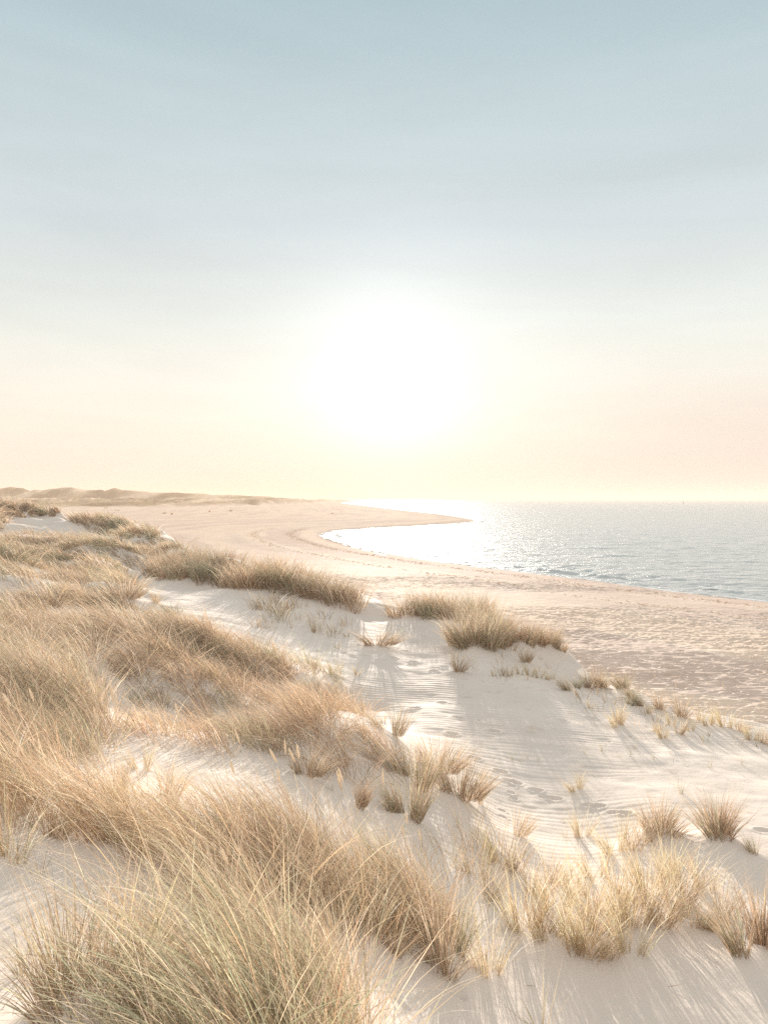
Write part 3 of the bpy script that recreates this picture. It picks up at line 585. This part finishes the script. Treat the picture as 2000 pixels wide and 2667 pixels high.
# drifted sand heaped round the tufts
for (x, y, h, r) in MOUNDS:
    j0, j1 = np.searchsorted(rows, [y - 3.2 * r, y + 3.2 * r])
    d2 = ((X[j0:j1] - x) ** 2 + ((Yg[j0:j1] - y) * 0.8) ** 2) / (r * r); Z[j0:j1] += h * np.exp(-d2)
wet = np.clip(sstep(2.2, 0.5, SD + 0.5 * fbm(X / 5, Yg / 5, 91)), 0, 1) * sstep(220, 120, Yg)
V3 = np.stack([X, Yg, Z], -1).reshape(-1, 3)
me = np_mesh('sand', V3, grid_faces(len(rows), len(cols)), SAND, {'veg': (MF * sstep(0.15, 0.5, MF)).ravel(), 'beach': (1 - DD).ravel(), 'wet': wet.ravel(), 'tide': np.clip(0.5 + 0.9 * fbm(SD / 3.0 + 0.8 * fbm(X / 12, Yg / 12, 93), Yg / 55.0 + X / 70.0, 92, 5), 0, 1).ravel(), 'gloss': (1 - (1 - DD) * (0.45 * sstep(25, 60, Yg) + 0.43 * sstep(60, 160, Yg))).ravel()}, True)
link('sand_ground', me, kind='structure')
print('terrain', round(time.time() - T0, 1), len(V3))

# ------------------------------------------------------------------ channel marker far out at sea
MK, nt, out = new_mat('dark_paint'); bs = N(nt, 'ShaderNodeBsdfPrincipled'); bs.inputs['Base Color'].default_value = (0.05, 0.06, 0.06, 1); nt.links.new(bs.outputs[0], out.inputs[0])
def lathe(prof, nr=10):
    vs = [(r * math.cos(2 * math.pi * j / nr), r * math.sin(2 * math.pi * j / nr), z) for (r, z) in prof for j in range(nr)]
    i = np.arange(len(prof) * nr).reshape(-1, nr); i2 = np.roll(i, -1, 1)
    return np.array(vs), np.stack([i[:-1], i2[:-1], i2[1:], i[1:]], -1).reshape(-1, 4)
mx = (1778 - CU) / F * 1400
root = bpy.data.objects.new('channel_marker', None); COL.objects.link(root); root.location = (mx, 1400, 0)
root['label'] = 'tiny dark channel marker post out at sea near the horizon'; root['category'] = 'sea marker'
link('float', np_mesh('float', *lathe([(0.01, -0.4), (1.0, -0.4), (1.1, 0.3), (0.5, 0.7), (0.01, 0.7)]), MK, None, True), root)
link('pole', np_mesh('pole', *lathe([(0.3, 0.7), (0.25, 4.0), (0.01, 4.0)]), MK, None, True), root)
link('topmark', np_mesh('topmark', *lathe([(0.01, 4.0), (0.6, 4.1), (0.6, 5.0), (0.01, 5.1)]), MK, None, True), root)

# ------------------------------------------------------------------ haze
HZ, nt, out = new_mat('haze')
pv = N(nt, 'ShaderNodeVolumePrincipled', i_Density=0.00022, i_Anisotropy=0.0); pv.inputs['Color'].default_value = (1.0, 0.84, 0.70, 1)
nt.links.new(pv.outputs[0], out.inputs['Volume'])
x0, x1, y0, y1, z0, z1 = -16000, 16000, -120, 21500, -2.5, 60
vs = np.array([(x, y, z) for z in (z0, z1) for (x, y) in ((x0, y0), (x1, y0), (x1, y1), (x0, y1))], float)
fs = np.array([(3, 2, 1, 0), (4, 5, 6, 7), (0, 1, 5, 4), (1, 2, 6, 5), (2, 3, 7, 6), (3, 0, 4, 7)])
hz = link('haze', np_mesh('haze', vs, fs, HZ), kind='stuff', label='thin warm sea haze over the far shore')

# ------------------------------------------------------------------ sky and sun
SUN_EL = math.atan((HV - 985) / F); SUN_AZ = math.atan((1015 - CU) / F)     # azimuth to the right of +Y
sd_ = (math.sin(SUN_AZ) * math.cos(SUN_EL), math.cos(SUN_AZ) * math.cos(SUN_EL), math.sin(SUN_EL))
w = bpy.data.worlds.new('World'); sc.world = w; w.use_nodes = True; nt = w.node_tree; nt.nodes.clear(); L = nt.links.new
out = N(nt, 'ShaderNodeOutputWorld'); bg = N(nt, 'ShaderNodeBackground', i_Strength=0.12); L(bg.outputs[0], out.inputs[0])
EXPO = 0.80; GAIN = 0.12 * 2 ** EXPO
def lin(r, g, b, k=1.0):
    f = lambda c: ((c / 255 + 0.055) / 1.055) ** 2.4 if c > 10 else c / 255 / 12.92
    return tuple(f(c) * k for c in (r, g, b))
sky = N(nt, 'ShaderNodeTexSky', sky_type='NISHITA', sun_disc=False, sun_elevation=SUN_EL, sun_rotation=SUN_AZ, altitude=0.0, air_density=1.0, dust_density=0.6, ozone_density=1.0)
tc = N(nt, 'ShaderNodeTexCoord'); sp = N(nt, 'ShaderNodeSeparateXYZ'); L(tc.outputs['Generated'], sp.inputs[0])
# thin high haze over the clear sky: pale by elevation, brightest round the sun; unseen overhead stops raised as added fill light
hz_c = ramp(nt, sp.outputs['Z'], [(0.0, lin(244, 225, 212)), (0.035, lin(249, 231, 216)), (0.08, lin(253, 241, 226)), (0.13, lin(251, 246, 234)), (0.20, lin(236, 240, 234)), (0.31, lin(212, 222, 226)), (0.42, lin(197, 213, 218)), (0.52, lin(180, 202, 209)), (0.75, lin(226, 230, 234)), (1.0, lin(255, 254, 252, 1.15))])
vm = N(nt, 'ShaderNodeVectorMath', operation='DOT_PRODUCT'); nrm = N(nt, 'ShaderNodeVectorMath', operation='NORMALIZE'); L(tc.outputs['Generated'], nrm.inputs[0]); L(nrm.outputs[0], vm.inputs[0]); vm.inputs[1].default_value = sd_
ac = N(nt, 'ShaderNodeMath', operation='ARCCOSINE'); L(vm.outputs['Value'], ac.inputs[0])
def halo(theta, amp, p=1.0):
    q = N(nt, 'ShaderNodeMath', operation='DIVIDE'); L(ac.outputs[0], q.inputs[0]); q.inputs[1].default_value = theta
    w_ = N(nt, 'ShaderNodeMath', operation='POWER'); L(q.outputs[0], w_.inputs[0]); w_.inputs[1].default_value = p
    d = N(nt, 'ShaderNodeMath', operation='MULTIPLY'); d.inputs[1].default_value = -1.0; L(w_.outputs[0], d.inputs[0])
    e = N(nt, 'ShaderNodeMath', operation='EXPONENT'); L(d.outputs[0], e.inputs[0])
    g = N(nt, 'ShaderNodeMath', operation='MULTIPLY'); g.inputs[1].default_value = amp; L(e.outputs[0], g.inputs[0]); return g.outputs[0]
ad = N(nt, 'ShaderNodeMath', operation='ADD'); L(halo(0.11, 0.33, 1.0), ad.inputs[0]); L(halo(0.035, 0.75), ad.inputs[1])
# faint uneven veils in the sky and a pinkish murk low over the sea on the right
mpv = N(nt, 'ShaderNodeMapping'); mpv.inputs['Scale'].default_value = (1.2, 1.2, 7.0); mpv.inputs['Rotation'].default_value = (0, 0.12, 0); L(nrm.outputs[0], mpv.inputs[0])
vn = N(nt, 'ShaderNodeTexNoise', i_Scale=2.2, i_Detail=5.0, i_Roughness=0.55, i_Distortion=0.4); L(mpv.outputs[0], vn.inputs['Vector'])
vr = N(nt, 'ShaderNodeMapRange'); L(vn.outputs['Fac'], vr.inputs[0]); vr.inputs[1].default_value = 0.3; vr.inputs[2].default_value = 0.7; vr.inputs[3].default_value = 0.955; vr.inputs[4].default_value = 1.045
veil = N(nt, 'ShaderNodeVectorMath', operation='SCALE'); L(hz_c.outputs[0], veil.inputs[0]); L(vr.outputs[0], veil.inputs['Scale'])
spx = N(nt, 'ShaderNodeSeparateXYZ'); L(nrm.outputs[0], spx.inputs[0])
mx1 = N(nt, 'ShaderNodeMapRange', interpolation_type='SMOOTHSTEP'); L(spx.outputs['X'], mx1.inputs[0]); mx1.inputs[1].default_value = 0.08; mx1.inputs[2].default_value = 0.5
mx2 = N(nt, 'ShaderNodeMapRange', interpolation_type='SMOOTHSTEP'); L(spx.outputs['Z'], mx2.inputs[0]); mx2.inputs[1].default_value = 0.17; mx2.inputs[2].default_value = 0.02
mm = N(nt, 'ShaderNodeMath', operation='MULTIPLY'); L(mx1.outputs[0], mm.inputs[0]); L(mx2.outputs[0], mm.inputs[1])
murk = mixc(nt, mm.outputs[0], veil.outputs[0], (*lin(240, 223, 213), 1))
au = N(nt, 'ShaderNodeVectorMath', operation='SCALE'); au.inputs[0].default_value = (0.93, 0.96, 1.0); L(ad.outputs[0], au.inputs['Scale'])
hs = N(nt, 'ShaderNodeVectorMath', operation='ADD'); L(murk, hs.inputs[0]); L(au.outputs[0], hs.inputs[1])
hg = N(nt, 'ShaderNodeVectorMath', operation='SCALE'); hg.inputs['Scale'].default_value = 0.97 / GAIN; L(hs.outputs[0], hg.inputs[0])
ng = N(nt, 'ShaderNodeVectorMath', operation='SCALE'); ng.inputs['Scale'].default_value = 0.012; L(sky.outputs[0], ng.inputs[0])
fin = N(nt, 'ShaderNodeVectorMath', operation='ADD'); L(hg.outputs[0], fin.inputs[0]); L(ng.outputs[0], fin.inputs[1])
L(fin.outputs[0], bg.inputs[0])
ld = bpy.data.lights.new('sun', 'SUN'); ld.energy = 5.0; ld.angle = math.radians(0.6); ld.color = (1.0, 0.90, 0.80)
lo = bpy.data.objects.new('sun', ld); COL.objects.link(lo)
from mathutils import Vector
lo.rotation_euler = Vector(sd_).to_track_quat('Z', 'Y').to_euler()

sc.view_settings.view_transform = 'Standard'; sc.view_settings.look = 'None'; sc.view_settings.gamma = 1; sc.view_settings.exposure = EXPO
sc.render.engine = 'CYCLES'; sc.cycles.max_bounces = 6; sc.cycles.diffuse_bounces = 3; sc.cycles.transmission_bounces = 4; sc.cycles.volume_bounces = 1
sc.cycles.transparent_max_bounces = 8; sc.cycles.sample_clamp_indirect = 4.0; sc.cycles.sample_clamp_direct = 8; sc.cycles.use_denoising = False
print('done', round(time.time() - T0, 1))
